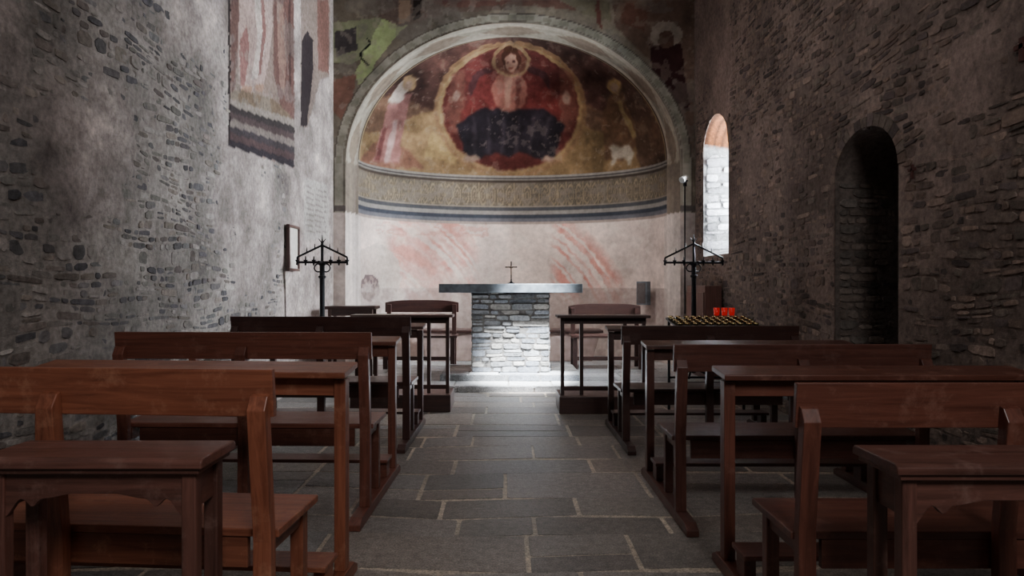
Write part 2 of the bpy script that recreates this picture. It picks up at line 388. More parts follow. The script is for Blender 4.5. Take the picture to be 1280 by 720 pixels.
# window pane and door
w = bpy.data.objects.new('window_1', None); C.objects.link(w); w['kind'] = 'structure'; w.location = (XR + .75, 8.45, 0)
bm = bmesh.new(); pts = [(p[0] - 8.45, p[1]) for p in contour((8.45, .18, 2.80, .18, 1.85))]
prism(bm, pts, 0, 0, .01); obj('pane', bm, PANE, w)
bm = bmesh.new(); box(bm, -.02, .0, -.01, .01, 1.85, 2.97)
for z in (2.1, 2.4, 2.7): box(bm, -.02, 0, -.17, .17, z - .008, z + .008)
obj('glazing_bars', bm, IRON, w)
d_ = bpy.data.objects.new('door_1', None); C.objects.link(d_); d_['kind'] = 'structure'; d_.location = (XR + .66, 4.94, 0)
bm = bmesh.new()
for k in range(5): box(bm, 0, .04, -.42 + k * .168, -.42 + (k + 1) * .168 - .006, 0, 2.4)
obj('door_panel', bm, DPLANK, d_, .004)
bm = bmesh.new(); box(bm, -.015, 0, -.4, .4, .4, .5); box(bm, -.015, 0, -.4, .4, 1.6, 1.7); obj('iron_strap', bm, IRON, d_)
# ---- far wall with arch
RYA = 1.94
sd_arch = arch_sd(XC, 2.30, 2.86, RYA, -1)
A = Acc()
def col_far(P, u, v):
    p = Paint(P, 1.2); x, y = p.x, p.y
    n = fbm(u * 1.6, v * 1.6, 51, 5)[:, None]
    p.c = np.array([.46, .42, .37]) * (.55 + .8 * n)
    p.poly([(415, 28), (500, 20), (470, 62), (440, 80), (415, 78)], (.46, .47, .37))
    p.poly([(478, 24), (524, 20), (500, 40), (474, 72), (450, 112), (444, 92), (458, 60)], (.60, .65, .45), .88)
    p.poly([(415, 100), (446, 92), (440, 130), (428, 150), (415, 140)], (.46, .32, .28), .8)
    p.poly([(418, 40), (444, 34), (448, 62), (420, 70)], (.26, .24, .24))
    sx = 456 + 6 * np.sin((y - 46) / 5.0); p.mask((np.abs(x - sx) < 1.6) & (y > 48) & (y < 82), (.08, .08, .08))
    p.poly([(470, 0), (640, 0), (640, 12), (560, 16), (500, 34), (474, 22)], (.38, .32, .29))
    p.poly([(516, 0), (528, 0), (526, 22), (516, 26)], (.17, .14, .13)); p.poly([(498, 0), (514, 0), (512, 26), (500, 30)], (.54, .45, .38))
    p.poly([(530, 0), (700, 0), (735, 14), (640, 6), (560, 10)], (.42, .30, .27), .8)
    p.poly([(700, 0), (760, 0), (765, 28), (730, 18)], (.46, .43, .36)); p.poly([(745, 0), (750, 0), (752, 36), (746, 30)], (.42, .28, .25))
    p.poly([(765, 0), (868, 0), (868, 200), (850, 150), (815, 80), (770, 34)], (.42, .34, .30), .9)
    p.ell(833, 44, 20, 18, (.62, .57, .52)); p.poly([(812, 56), (852, 56), (862, 140), (845, 130), (815, 85)], (.24, .16, .16))
    p.ell(833, 50, 10, 11, (.40, .31, .27)); p.poly([(775, 2), (812, 8), (806, 40), (778, 28)], (.42, .31, .27))
    p.mask(fbm(u * 2.6, v * 2.6, 61, 4) > .62, (.46, .43, .40), .5)
    p.mask(fbm(u * 9, v * 9, 65, 3) > .64, (.56, .52, .47), .4)
    d = np.where(v > 2.86, np.sqrt(((u - XC) / 2.3) ** 2 + ((v - 2.86) / RYA) ** 2), np.abs(u - XC) / 2.3)
    ang = np.arctan2(v - 2.86, u - XC) * 2.4
    band = d < 1.068; p.mask(band, (.56, .54, .49))
    st = (np.sin(ang * 22) * .5 + .5 > .5) & (d > 1.02) & (d < 1.055) & (v > 2.86); p.mask(st, (.48, .46, .41), .8)
    p.mask((d > 1.062) & (d < 1.07), (.34, .31, .28)); p.mask((d > 1.008) & (d < 1.014), (.44, .40, .36))
    low = v < 2.86
    p.mask(low & (v < 2.2), (.70, .64, .61)); p.mask(low & (v > 2.84) , (.30, .26, .24)); p.mask(low & (v > 2.2) & (v < 2.3), (.34, .31, .30))
    p.c *= (.72 + .5 * fbm(u * 3, v * 3, 63, 4))[:, None]
    return p.c
MF = lambda u, v, d: (u, YE - d + 0 * u, v)
grid(A, np.arange(XL - .04, XR + .06, .02), np.arange(0, ZT + .02, .02), MF, lambda u, v: .006 * (fbm(u * 4, v * 4, 71, 3) - .5), col_far, sd_arch, .02)
A.build('wall_far', M_FRESCO)
# ---- apse
a_, b_, y0_, zs_, c_ = 2.20, 1.45, 9.70, 2.98, 1.75
A = Acc()
def band_col(P, q, t):
    n = fbm(q * 6, t * 4, 81, 4)[:, None]; c = np.array([.56, .53, .48]) * (.6 + .7 * n)
    st = (np.abs(((q * 15) % 1) - .5) + np.abs(t - .55) < .42) & (t > .2) & (t < .9); c[st] = np.array([.47, .42, .37]) * (.7 + .5 * n[st])
    e = (t < .06) | (t > .95); c[e] = (.38, .33, .30)
    lo = P[:, 2] < 2.2; c[lo] = np.array([.74, .69, .66]) * (.75 + .45 * n[lo])
    lo = (P[:, 2] < 2.9) & (P[:, 2] >= 2.2); c[lo] = np.array([.44, .40, .36]) * (.75 + .45 * n[lo])
    return c
nq = 360; q = np.linspace(0, 1, nq); t = np.linspace(0, 1, 16)
def archpt(q, hw, sp, ry):
    a = (q - .28) / .44 * PI
    x = np.where(q < .28, -hw, np.where(q > .72, hw, -hw * np.cos(a)))
    z = np.where(q < .28, sp * q / .28, np.where(q > .72, sp * (1 - q) / .28, sp + ry * np.sin(a)))
    return XC + x, z
Q, TT = np.meshgrid(q, t, indexing='ij')
xa, za = archpt(Q, 2.30, 2.86, RYA); xb, zb = archpt(Q, a_, zs_, c_)
P = np.stack([xa * (1 - TT) + xb * TT, YE - .004 + (y0_ - YE + .004) * TT, za * (1 - TT) + zb * TT], -1).reshape(-1, 3)
ii, jj = np.meshgrid(np.arange(nq - 1), np.arange(15), indexing='ij'); a = (ii * 16 + jj).ravel()
A.add(P, np.stack([a, a + 16, a + 17, a + 1], 1), band_col(P, Q.ravel(), TT.ravel()), True)
def apse_paint(P, ph, shape):
    p = Paint(P, 1.6); x, y = p.x, p.y; z = P[:, 2]
    n = fbm(x / 26, y / 26, 91, 5)[:, None]; n2 = fbm(x / 9, y / 9, 95, 4)[:, None]
    p.c = np.array([.28, .19, .17]) * (.6 + .8 * n) + 0 * p.c
    g = y > 152 + 14 * np.sin(x / 23.) ; p.mask(g, (.48, .39, .26), .8)
    g = (y > 128 + 10 * np.sin(x / 17. + 1)) & ~g; p.mask(g, (.38, .29, .22), .7)
    p.poly([(448, 202), (470, 176), (510, 186), (530, 210), (450, 212)], (.38, .25, .21), .8)
    p.poly([(750, 120), (790, 100), (826, 160), (840, 205), (800, 212), (790, 160)], (.27, .20, .17), .8)
    p.poly([(540, 165), (575, 185), (570, 206), (530, 196)], (.56, .46, .30), .8)
    # left figure
    p.poly([(466, 202), (476, 165), (484, 134), (496, 118), (514, 118), (508, 145), (502, 175), (500, 204)], (.46, .31, .29))
    p.poly([(484, 128), (502, 100), (524, 98), (512, 112), (500, 128)], (.62, .56, .52)); p.ell(512, 104, 9, 10, (.56, .45, .32)); p.ell(511, 106, 5, 6, (.56, .46, .40))
    p.poly([(492, 150), (497, 150), (488, 202), (480, 202)], (.55, .44, .42)); p.poly([(480, 158), (485, 158), (474, 200), (468, 200)], (.34, .2, .19))
    # right figure with white animal
    p.poly([(756, 200), (752, 150), (762, 118), (778, 116), (792, 150), (796, 180), (780, 200)], (.37, .27, .20))
    p.ell(768, 108, 9, 10, (.52, .42, .27)); p.ell(768, 110, 5, 6, (.49, .40, .34)); p.poly([(775, 122), (796, 170), (792, 174), (771, 128)], (.52, .44, .30))
    p.poly([(760, 184), (766, 178), (772, 184), (786, 182), (794, 190), (788, 206), (784, 206), (782, 198), (772, 198), (768, 207), (764, 207), (765, 192)], (.62, .58, .52), .85)
    # mandorla
    p.ell(638, 137, 95, 85, (.46, .35, .25)); p.ell(638, 137, 90, 80.5, (.52, .42, .29)); p.ell(638, 137, 85, 76, (.31, .15, .14))
    p.ell(638, 120, 70, 62, (.34, .17, .16), .8); p.ell(608, 112, 22, 26, (.22, .15, .16), .7); p.ell(668, 110, 20, 26, (.22, .15, .16), .7)
    p.poly([(566, 90), (582, 86), (580, 170), (566, 165), (556, 140)], (.42, .27, .23), .7); p.poly([(700, 84), (716, 92), (722, 140), (712, 165), (698, 168)], (.42, .26, .22), .7)
    # throne and robe
    p.poly([(600, 96), (618, 88), (660, 88), (680, 100), (702, 140), (700, 158), (664, 150), (610, 150), (574, 158), (578, 140)], (.37, .16, .15), .85)
    p.poly([(570, 156), (600, 136), (678, 136), (706, 156), (692, 198), (678, 200), (648, 190), (636, 196), (622, 190), (598, 200), (584, 198)], (.14, .12, .14))
    for k in range(6): xx = 590 + k * 19; p.poly([(xx, 146), (xx + 4, 144), (xx + 6 - k * 2, 192), (xx + 1 - k * 2, 194)], (.21, .18, .20), .7)
    p.ell(637, 114, 22, 26, (.50, .31, .27)); p.poly([(630, 96), (640, 96), (638, 136), (632, 136)], (.57, .41, .35)); p.poly([(646, 98), (652, 100), (648, 138), (644, 138)], (.36, .2, .18))
    p.ell(590, 198, 9, 4, (.48, .38, .33)); p.ell(686, 199, 9, 4, (.48, .38, .33))
    p.ell(639, 76, 24, 21, (.50, .40, .29)); p.ell(639, 76, 20, 17.5, (.36, .22, .18)); p.ell(639, 74, 12, 15, (.25, .15, .12)); p.ell(639, 78, 8, 11, (.52, .39, .33))
    p.ell(639, 62, 10, 4, (.25, .15, .11)); p.ell(708, 122, 5, 8, (.52, .41, .36)); p.ell(570, 120, 5, 7, (.52, .41, .36))
    p.poly([(634, 76), (637, 76), (637, 78), (634, 78)], (.2, .1, .1)); p.poly([(641, 76), (644, 76), (644, 78), (641, 78)], (.2, .1, .1)); p.poly([(636, 84), (642, 84), (642, 85.5), (636, 85.5)], (.35, .15, .12))
    G = p.c.reshape(shape[0], shape[1], 3)
    for _ in range(2):
        G2 = G.copy(); G2[1:-1] = (G[:-2] + 2 * G[1:-1] + G[2:]) / 4; G = G2.copy(); G[:, 1:-1] = (G2[:, :-2] + 2 * G2[:, 1:-1] + G2[:, 2:]) / 4
    p.c = G.reshape(-1, 3)
    p.c = desat(p.c, .10) * (.62 + .76 * n) * (.8 + .4 * n2)
    p.mask(n2[:, 0] > .68, (.46, .42, .37), .25); p.mask(fbm(x / 5, y / 5, 97, 3) > .76, (.50, .45, .41), .3)
    edge = (np.minimum(ph, PI - ph) < .055) & (z > zs_); p.mask(edge, (.46, .41, .32)); edge = (np.minimum(ph, PI - ph) < .022) & (z > zs_); p.mask(edge, (.24, .19, .17))
    # ---- bands and lower wall
    low = z <= zs_ + .001
    s = ph * 3.6
    pink = np.array([.84, .76, .72]) * (.78 + .38 * n); p.c[low] = pink[low]
    fr = low & (z > 2.46)
    p.mask(fr, (.34, .31, .27)); k = (s * 4.2) % 1; vz = (z - 2.46) / .40
    ring = np.hypot((k - .5) / .42, (vz - .5) / .42); p.mask(fr & (ring < 1) & (ring > .78), (.46, .41, .34))
    p.mask(fr & (ring < .5) & (ring > .32), (.44, .39, .33)); p.mask(fr & (np.abs(k - .5) > .47), (.46, .41, .34)); p.mask(fr & (np.sin(s * 80) * np.sin(z * 90) > .55), (.47, .43, .37), .45)
    p.mask(fr & (fbm(x / 8, y / 6, 99, 3) > .54), (.40, .37, .34), .6)
    for z0, z1, c in ((2.90, 2.99, (.46, .44, .42)), (2.935, 2.955, (.22, .20, .20)), (2.875, 2.90, (.24, .21, .19)), (2.46, 2.49, (.46, .42, .38)), (2.41, 2.46, (.26, .26, .27)), (2.35, 2.41, (.48, .46, .44)), (2.30, 2.35, (.22, .23, .26)), (2.23, 2.30, (.36, .36, .38)), (2.19, 2.23, (.58, .52, .49))):
        p.mask(low & (z > z0) & (z <= z1), c)
    lw = low & (z <= 2.19)
    rr = np.hypot(x - 430, (y - 480) / 1.15)
    an = np.arctan2(480 - y, x - 430)
    fade = lw * sstep(476, 500, x) * sstep(606, 575, x) * sstep(392, 352, y) * (.50 + .5 * sstep(.35, .55, fbm(x / 30, y / 30, 111, 2)))
    p.mask(fade * sstep(.36, .66, vnoise(rr / 3.0, an * 1.2, 101)), (.74, .40, .35), .60)
    rr = np.hypot(x - 600, (y - 460) / 1.1); an = np.arctan2(460 - y, x - 600)
    fade = lw * sstep(684, 702, x) * sstep(794, 770, x) * sstep(390, 362, y) * (rr > 95) * sstep(212, 190, rr) * (.55 + .45 * sstep(.3, .5, fbm(x / 30, y / 30, 113, 2)))
    p.mask(fade * sstep(.34, .64, vnoise(rr / 3.0, an * 1.2, 105)), (.74, .40, .35), .62)
    p.mask(lw & (x > 470) & (x < 610) & (y < 296) & (fbm(x / 16, y / 3, 103, 3) > .55), (.72, .48, .43), .4)
    p.mask(lw * sstep(485, 510, x) * sstep(590, 560, x) * sstep(.35, .6, fbm(x / 30, y / 30, 115, 3)), (.76, .56, .51), .35)
    m = lw & (np.hypot((x - 470) / 31, (y - 350) / 45) < 1); p.mask(m, (.72, .66, .62), .85)
    m = lw & (np.hypot((x - 462) / 12, (y - 359) / 17) < 1); p.mask(m, (.42, .36, .36)); r = np.hypot((x - 462) / 12, (y - 359) / 17)
    p.mask(lw & (r < .85) & ((np.sin(np.arctan2(y - 359, x - 462) * 8) > 0) ^ (r < .5)), (.58, .50, .48), .8)
    p.mask(lw & (z < 1.15), (.58, .52, .50), .6); p.mask(lw * sstep(.56, .70, fbm(x / 14, y / 14, 107, 4)), (.84, .79, .75), .4)
    p.mask(low & (np.minimum(ph, PI - ph) < .09) & (z < 2.19), (.74, .70, .67), .6)
    return p.c
npz = 440; ph = np.linspace(0, PI, npz)
rows = []
zz = np.arange(0, zs_, .02)
for z in zz: rows.append((z, 1.0 - (.010 if 2.90 < z < 3.0 else 0) - (.005 if 2.29 < z < 2.47 else 0)))
rows.append((zs_, 1.0))
for tt in np.linspace(0, PI / 2, 170)[1:]: rows.append((zs_ + c_ * math.sin(tt), max(.0005, math.cos(tt))))
rows = np.array(rows); R_, PH = np.meshgrid(np.arange(len(rows)), ph, indexing='ij')
zz = rows[R_, 0]; kk = rows[R_, 1]
taper = sstep(0, .05, np.minimum(PH, PI - PH)); kk = np.where(zz <= zs_, 1 - (1 - kk) * taper, kk)
P = np.stack([XC - a_ * kk * np.cos(PH), y0_ + b_ * kk * np.sin(PH), zz], -1).reshape(-1, 3)
ii, jj = np.meshgrid(np.arange(len(rows) - 1), np.arange(npz - 1), indexing='ij'); a = (ii * npz + jj).ravel()
A.add(P, np.stack([a, a + 1, a + npz + 1, a + npz], 1), apse_paint(P, PH.ravel(), PH.shape), True)
A.build('wall_apse', M_FRESCO)
# ---- near wall, ceiling, floor
A = Acc(); flat = lambda c: (lambda P, u, v: np.array(c) * (.7 + .5 * fbm(u * 2, v * 2, 7, 4))[:, None])
grid(A, np.linspace(XL - .05, XR + .05, 60), np.linspace(0, ZT, 60), lambda u, v, d: (u, -2.0 + 0 * u, v), lambda u, v: 0 * u, flat((.42, .39, .37)))
A.build('wall_near', M_ROCK)
A = Acc(); grid(A, np.linspace(XL - .05, XR + .05, 60), np.linspace(-2, YE + .05, 100), lambda u, v, d: (u, v, ZT + 0 * u), lambda u, v: 0 * u, flat((.25, .19, .15)))
A.build('ceiling', M_ROCK)
A = Acc()
mort = flat((.72, .66, .59))
grid(A, np.linspace(XL - .1, XR + .8, 90), np.linspace(-2.05, 7.62, 120), lambda u, v, d: (u, v, -.003 + 0 * u), lambda u, v: 0 * u, mort)
def cf(u, v):
    k = random.uniform(.85, 1.10); c = random.choice([(.49, .46, .44), (.46, .445, .435), (.51, .47, .44), (.47, .44, .415)]); return [q_ * k for q_ in c]
rf = random.Random(5)
stones(A, XL - .05, XR + .05, -2.0, 7.60, (.25, .52), (.36, .95), lambda u, v, d: (u, v, d), None, cf, (-.002, .0), gap=.0045, wav=.06, skip=0, ch=(.01, .16), rnd=rf)
stones(A, XR + .05, XR + .7, 4.5, 5.4, (.26, .45), (.4, .7), lambda u, v, d: (u, v, d), None, cf, (-.003, .0), gap=.004, wav=.02, skip=0, rnd=rf)
SZ = .07
mort2 = flat((.50, .49, .47))
grid(A, np.linspace(XL - .1, XR + .1, 60), np.linspace(7.61, 11.3, 60), lambda u, v, d: (u, v, SZ - .007 + 0 * u), lambda u, v: 0 * u, mort2)
grid(A, np.linspace(XL - .1, XR + .1, 60), np.linspace(-.01, SZ - .007, 4), lambda u, v, d: (u, 7.61 + 0 * u, v), lambda u, v: 0 * u, mort2)
def cs_(u, v): k = random.uniform(.85, 1.12); return (.60 * k, .60 * k, .60 * k)
stones(A, XL - .05, XR + .05, 7.60, 11.3, (.3, .5), (.4, .9), lambda u, v, d: (u, v, SZ + d), None, cs_, (-.003, .0), gap=.005, wav=.03, skip=0, back=.02, ch=(.01, .12), rnd=rf)
stones(A, XL - .05, XR + .05, -.005, SZ - .004, (.08, .09), (.5, 1.1), lambda u, v, d: (u, 7.60 - d, v), None, cs_, (.0, .006), gap=.002, wav=0, skip=0, rnd=rf)
A.build('floor', M_FLAG)

# ------------------------------------------------------------------ altar
AX = .06
al = thing('altar', 'stone altar of rough stacked blocks under a dark slab in the apse', 'altar', (AX, 8.5, SZ))
A = Acc(); hw = .465; dy = .33; z0 = .08; z1 = 1.04
v = [(-hw, -dy, z0), (hw, -dy, z0), (hw, dy, z0), (-hw, dy, z0), (-hw, -dy, z1), (hw, -dy, z1), (hw, dy, z1), (-hw, dy, z1)]
A.add(v, [(0, 3, 2, 1), (4, 5, 6, 7), (0, 1, 5, 4), (1, 2, 6, 5), (2, 3, 7, 6), (3, 0, 4, 7)], [(.42, .41, .40)] * 8, False)
def ca_(u, v):
    k = random.uniform(.78, 1.12); c = random.choice([(.60, .61, .62), (.54, .56, .59), (.66, .65, .63), (.50, .51, .52)])
    return [q_ * k for q_ in c]
for Mf, u0, u1 in ((lambda u, v, d: (u, -dy - d, v), -hw, hw), (lambda u, v, d: (u, dy + d, v), -hw, hw), (lambda u, v, d: (-hw - d, u, v), -dy, dy), (lambda u, v, d: (hw + d, u, v), -dy, dy)):
    stones(A, u0 - .005, u1 + .005, z0, z1, (.045, .085), (.10, .28), Mf, None, ca_, (.001, .014), gap=.005, wav=.008, skip=.03)
A.build('masonry_block', M_ROCK, al)
A = Acc()
v = [(-.83, -.52, .0), (.83, -.52, 0), (.83, .5, 0), (-.83, .5, 0), (-.83, -.52, .07), (.83, -.52, .07), (.83, .5, .07), (-.83, .5, .07)]
A.add(v, [(0, 3, 2, 1), (4, 5, 6, 7), (0, 1, 5, 4), (1, 2, 6, 5), (2, 3, 7, 6), (3, 0, 4, 7)], [(.5, .5, .5)] * 8, False)
stones(A, -.83, .83, -.52, .5, (.2, .35), (.3, .6), lambda u, v, d: (u, v, .075 + d), None, ca_, (0, .004), gap=.004, wav=.01, skip=0)
stones(A, -.83, .83, 0.0, .072, (.07, .09), (.3, .6), lambda u, v, d: (u, -.52 - d, v), None, ca_, (0, .006), gap=.002, wav=0, skip=0)
A.build('plinth', M_FLAG, al)
bm = bmesh.new(); box(bm, -.85, .85, -.47, .42, 1.035, 1.142); obj('altar_slab', bm, SLAB, al, .006)
cx = thing('altar_crucifix', 'small dark metal crucifix standing on the altar slab', 'crucifix', (AX + .01, 8.5, SZ + 1.143))
bm = bmesh.new(); lathe(bm, [(.045, 0), (.045, .008), (.02, .015), (.008, .04), (.012, .05), (.005, .06)], 14); obj('foot', bm, IRON, cx, smooth=True)
bm = bmesh.new(); box(bm, -.008, .008, -.004, .004, .055, .28); box(bm, -.075, .075, -.004, .004, .2, .216); obj('cross', bm, IRON, cx, .002)
bm = bmesh.new(); tube(bm, (0, -.008, .11), (0, -.008, .20), .006, 8, .009); tube(bm, (0, -.008, .195), (-.055, -.008, .212), .004, 6); tube(bm, (0, -.008, .195), (.055, -.008, .212), .004, 6); lathe(bm, [(.002, 0), (.008, .006), (.008, .014), (.002, .02)], 8, 0, -.01, .205)
obj('corpus', bm, mat_plain('dark_bronze', (.12, .08, .05), .4, .8), cx)

# ------------------------------------------------------------------ pews
def make_pew(L, zt, zseat, w, label, loc, rz, dz=0):
    t = thing('pew', label, 'pew', loc, rz, 'pews flanking the aisle')
    h = L / 2
    lean = .05
    def yb(z): return -lean * (z - .45) / .5 if z > .45 else 0
    bm = bmesh.new(); prism(bm, [(yb(zt - .14) + .0, zt - .14), (yb(zt) , zt), (yb(zt) + .022, zt + .0), (yb(zt - .14) + .024, zt - .14)], 0, -h, h)
    obj('backrest', bm, w[0], t, .003)
    for x in (-h + .008, -.028, h - .062):
        bm = bmesh.new(); zz_ = zt - .07
        prism(bm, [(-.0, .055), (.0, .45), (yb(zz_), zz_ + .0), (yb(zz_) - .016, zz_ - .005), (yb(zz_) - .038, zz_ - .045), (-.038, .45), (-.044, .055)], 0, x, x + .054)
        obj('back_post', bm, w[2], t, .003)
    bm = B(-h, h, .002, .34, zseat - .025, zseat); obj('seat', bm, w[0], t, .004)
    bm = B(-h + .1, h - .1, .01, .032, zseat - .12, zseat - .027); obj('seat_apron', bm, w[0], t, .002)
    for x in (-h + .03, h - .075):
        bm = B(x, x + .045, .275, .32, .055, zseat - .025); obj('leg', bm, w[2], t, .003)
        bm = B(x + .008, x + .037, .0, .275, zseat - .085, zseat - .027); obj('seat_bearer', bm, w[1], t, .002)
    for x in (-h + .01, h - .07):
        bm = bmesh.new(); prism(bm, [(-.24, 0), (-.24, .03), (-.19, .055), (.80, .055), (.85, .03), (.85, 0)], 0, x, x + .06)
        obj('runner', bm, w[1], t, .003)
        bm = B(x + .007, x + .053, .70, .755, .055, .80 + dz * .8); obj('desk_post', bm, w[2], t, .003)
    bm = bmesh.new(); prism(bm, [(.655, .808 + dz * .8), (.655, .832 + dz * .8), (.835, .850 + dz), (.835, .826 + dz)], 0, -h + .005, h - .005); obj('desk_top', bm, w[0], t, .004)
    bm = B(-h + .065, h - .065, .715, .738, .735 + dz * .7, .805 + dz * .7); obj('desk_rail', bm, w[0], t, .002)
    bm = B(-h + .02, h - .02, .47, .62, .145, .165); obj('kneeler', bm, w[0], t, .004)
    for x in (-h + .03, h - .075):
        bm = B(x, x + .045, .50, .59, .055, .145); obj('kneeler_block', bm, w[1], t, .002)
    return t
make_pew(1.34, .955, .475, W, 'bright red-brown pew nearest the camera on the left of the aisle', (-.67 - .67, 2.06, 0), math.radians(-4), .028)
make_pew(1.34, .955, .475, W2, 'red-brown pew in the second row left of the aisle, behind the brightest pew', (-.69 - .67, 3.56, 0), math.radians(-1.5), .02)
make_pew(1.34, .965, .475, D, 'pew toned dark for dimmer light, left of the aisle, closest to the altar on that side', (-.70 - .67, 5.08, 0), math.radians(-1), .02)  # darker wood paints in the light falling off up the nave
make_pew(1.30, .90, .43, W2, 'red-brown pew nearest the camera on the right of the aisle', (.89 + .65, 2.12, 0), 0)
make_pew(1.30, .90, .43, W3, 'brown pew toned darker for dimmer light, in the second row right of the aisle, before the arched doorway', (.85 + .65, 3.47, 0), 0)  # fall-off of light put into the wood colour
make_pew(1.30, .90, .43, D, 'pew toned nearly black for dimmer light, right of the aisle, just before the votive candles', (.85 + .65, 5.02, 0), 0)  # dimmer light of the far row is painted by the darker wood

# small tables behind the pews
def make_table(label, loc):
    t = thing('side_table', label, 'table', loc, 0, 'small carved tables behind the nearest pews')
    w_, d1 = .29, .11
    bm = bmesh.new(); prism(bm, [(-d1, .735), (-d1 + .0, .752), (-d1 + .012, .762), (d1 - .012, .762), (d1, .752), (d1, .735)], 0, -w_, w_); obj('tabletop', bm, T[0], t, .004)
    bm = B(-w_ + .012, w_ - .012, -d1 + .01, d1 - .01, .72, .735); obj('moulding', bm, T[0], t, .003)
    for sy in (-1, 1):
        pts = [(-w_ + .034, .72), (w_ - .034, .72), (w_ - .034, .60)]
        for i in range(1, 60):
            s = i / 60; x = (w_ - .034) * (1 - 2 * s); e = abs(1 - 2 * s)
            z = .600 + .052 * sstep(.92, .72, e) - .022 * math.exp(-((e - .62) / .06) ** 2) + .012 * sstep(.5, .2, e)
            pts.append((x, float(z)))
        pts.append((-w_ + .034, .60))
        bm = bmesh.new(); y = sy * (d1 - .041); prism(bm, pts, 1, y - .009, y + .009); obj('apron', bm, T[0], t, .002)
    for sx in (-1, 1):
        bm = B(sx * (w_ - .045) - .008, sx * (w_ - .045) + .008, -d1 + .05, d1 - .05, .62, .72); obj('end_apron', bm, T[1], t, .002)
        for sy in (-1, 1):
            x = sx * (w_ - .045); y = sy * (d1 - .045)
            bm = bmesh.new(); box(bm, x - .019, x + .019, y - .019, y + .019, 0, .72); obj('leg', bm, T[2], t, .004)
        bm = B(sx * (w_ - .045) - .012, sx * (w_ - .045) + .012, -d1 + .06, d1 - .06, .14, .18); obj('stretcher', bm, T[1], t, .003)
    bm = B(-w_ + .06, w_ - .06, -.012, .012, .145, .175); obj('long_stretcher', bm, T[0], t, .003)
    return t
t1 = make_table('small worn walnut table with a scalloped apron, at the left foreground', (-1.055, 1.82, 0))
t2 = copy_tree(t1); t2.location = (1.245, 1.765, 0); t2['label'] = 'small worn walnut table with a scalloped apron, at the right foreground'

# front desks with kneeling platform
def make_front(label, loc, sgn, L):
    t = thing('prayer_desk', label, 'desk', loc, 0, 'kneeling desks before the sanctuary')
    X = lambda a, b: (min(sgn * a, sgn * b), max(sgn * a, sgn * b))
    obj('desk_top', B(*X(-.02, L), -.13, .12, .89, .915), D[0], t, .004)
    obj('desk_rail', B(*X(.02, L - .02), -.02, .0, .83, .89), D[0], t, .003)
    for x in (.02, .20, L - .24, L - .06):
        obj('post', B(*X(x, x + .035), -.03, .01, .16, .89), D[2], t, .004)
    obj('platform', B(*X(0, L), -.14, .32, 0, .16), D[0], t, .006)
    obj('lower_rail', B(*X(.02, L - .02), -.025, .005, .20, .24), D[0], t, .003)
    return t
make_front('dark slender-posted kneeling desk on a platform, left of the altar aisle', (-.52, 6.55, 0), -1, .95)
make_front('dark slender-posted kneeling desk on a platform, right of the altar aisle', (.50, 6.45, 0), 1, .85)

# sanctuary seats
def make_bench(label, loc, w, zt, rz=0):
    t = thing('sanctuary_bench', label, 'bench', loc, rz)
    h = w / 2; bm = bmesh.new(); pts = [(-h, zt - .17), (h, zt - .17)]
    for i in range(15):
        s = i / 14; x = h - 2 * h * s; pts.append((x, zt - .035 * (abs(2 * s - 1) ** 4)))
    prism(bm, pts, 1, .36, .385); obj('backrest', bm, D[0], t, .006)
    obj('seat', B(-h, h, .0, .36, .42, .45), D[0], t, .006)
    for s in (-1, 1):
        x = s * (h - .06)
        obj('leg', B(x - .03, x + .03, .02, .07, 0, .42), D[2], t, .004)
        obj('back_post', B(x - .03, x + .03, .32, .36, 0, zt - .06), D[2], t, .004)
    obj('stretcher', B(-h + .09, h - .09, .03, .055, .12, .17), D[0], t, .003)
    return t
make_bench('dark wooden bench with curved back, left of the altar', (-1.16, 9.06, SZ), 1.02, .92)
make_bench('dark wooden bench with curved back, right of the altar', (1.37, 9.06, SZ), 1.0, .87)
st = thing('credence_table', 'small dark table beside the left iron candle stand', 'table', (-1.90, 8.45, SZ))
obj('tabletop', B(-.31, .31, -.18, .18, .83, .87), D[0], st, .006)
for x in (-.27, .23):
    for y in (-.15, .11): obj('leg', B(x, x + .04, y, y + .04, 0, .83), D[2], st, .004)
obj('apron', B(-.26, .26, -.14, -.12, .75, .83), D[0], st, .003)
sb = thing('stone_seat', 'low plastered seat with a dark wooden top in the apse, between bench and altar', 'seat', (-.75, 10.05, SZ))
PINKP = mat_plain('pink_plaster', (.36, .26, .23), .9, noise=.25, scale=9)
bm = bmesh.new(); prism(bm, [(-.42, 0), (-.5, .42), (.5, .42), (.38, 0)], 1, 0, .45); obj('support', bm, PINKP, sb, .01)
obj('seat_board', B(-.54, .54, -.04, .45, .42, .46), D[0], sb, .006)
sb2 = copy_tree(sb); sb2.location = (.90, 10.05, SZ); sb2['label'] = 'low plastered seat with a dark wooden top in the apse, right of the altar'

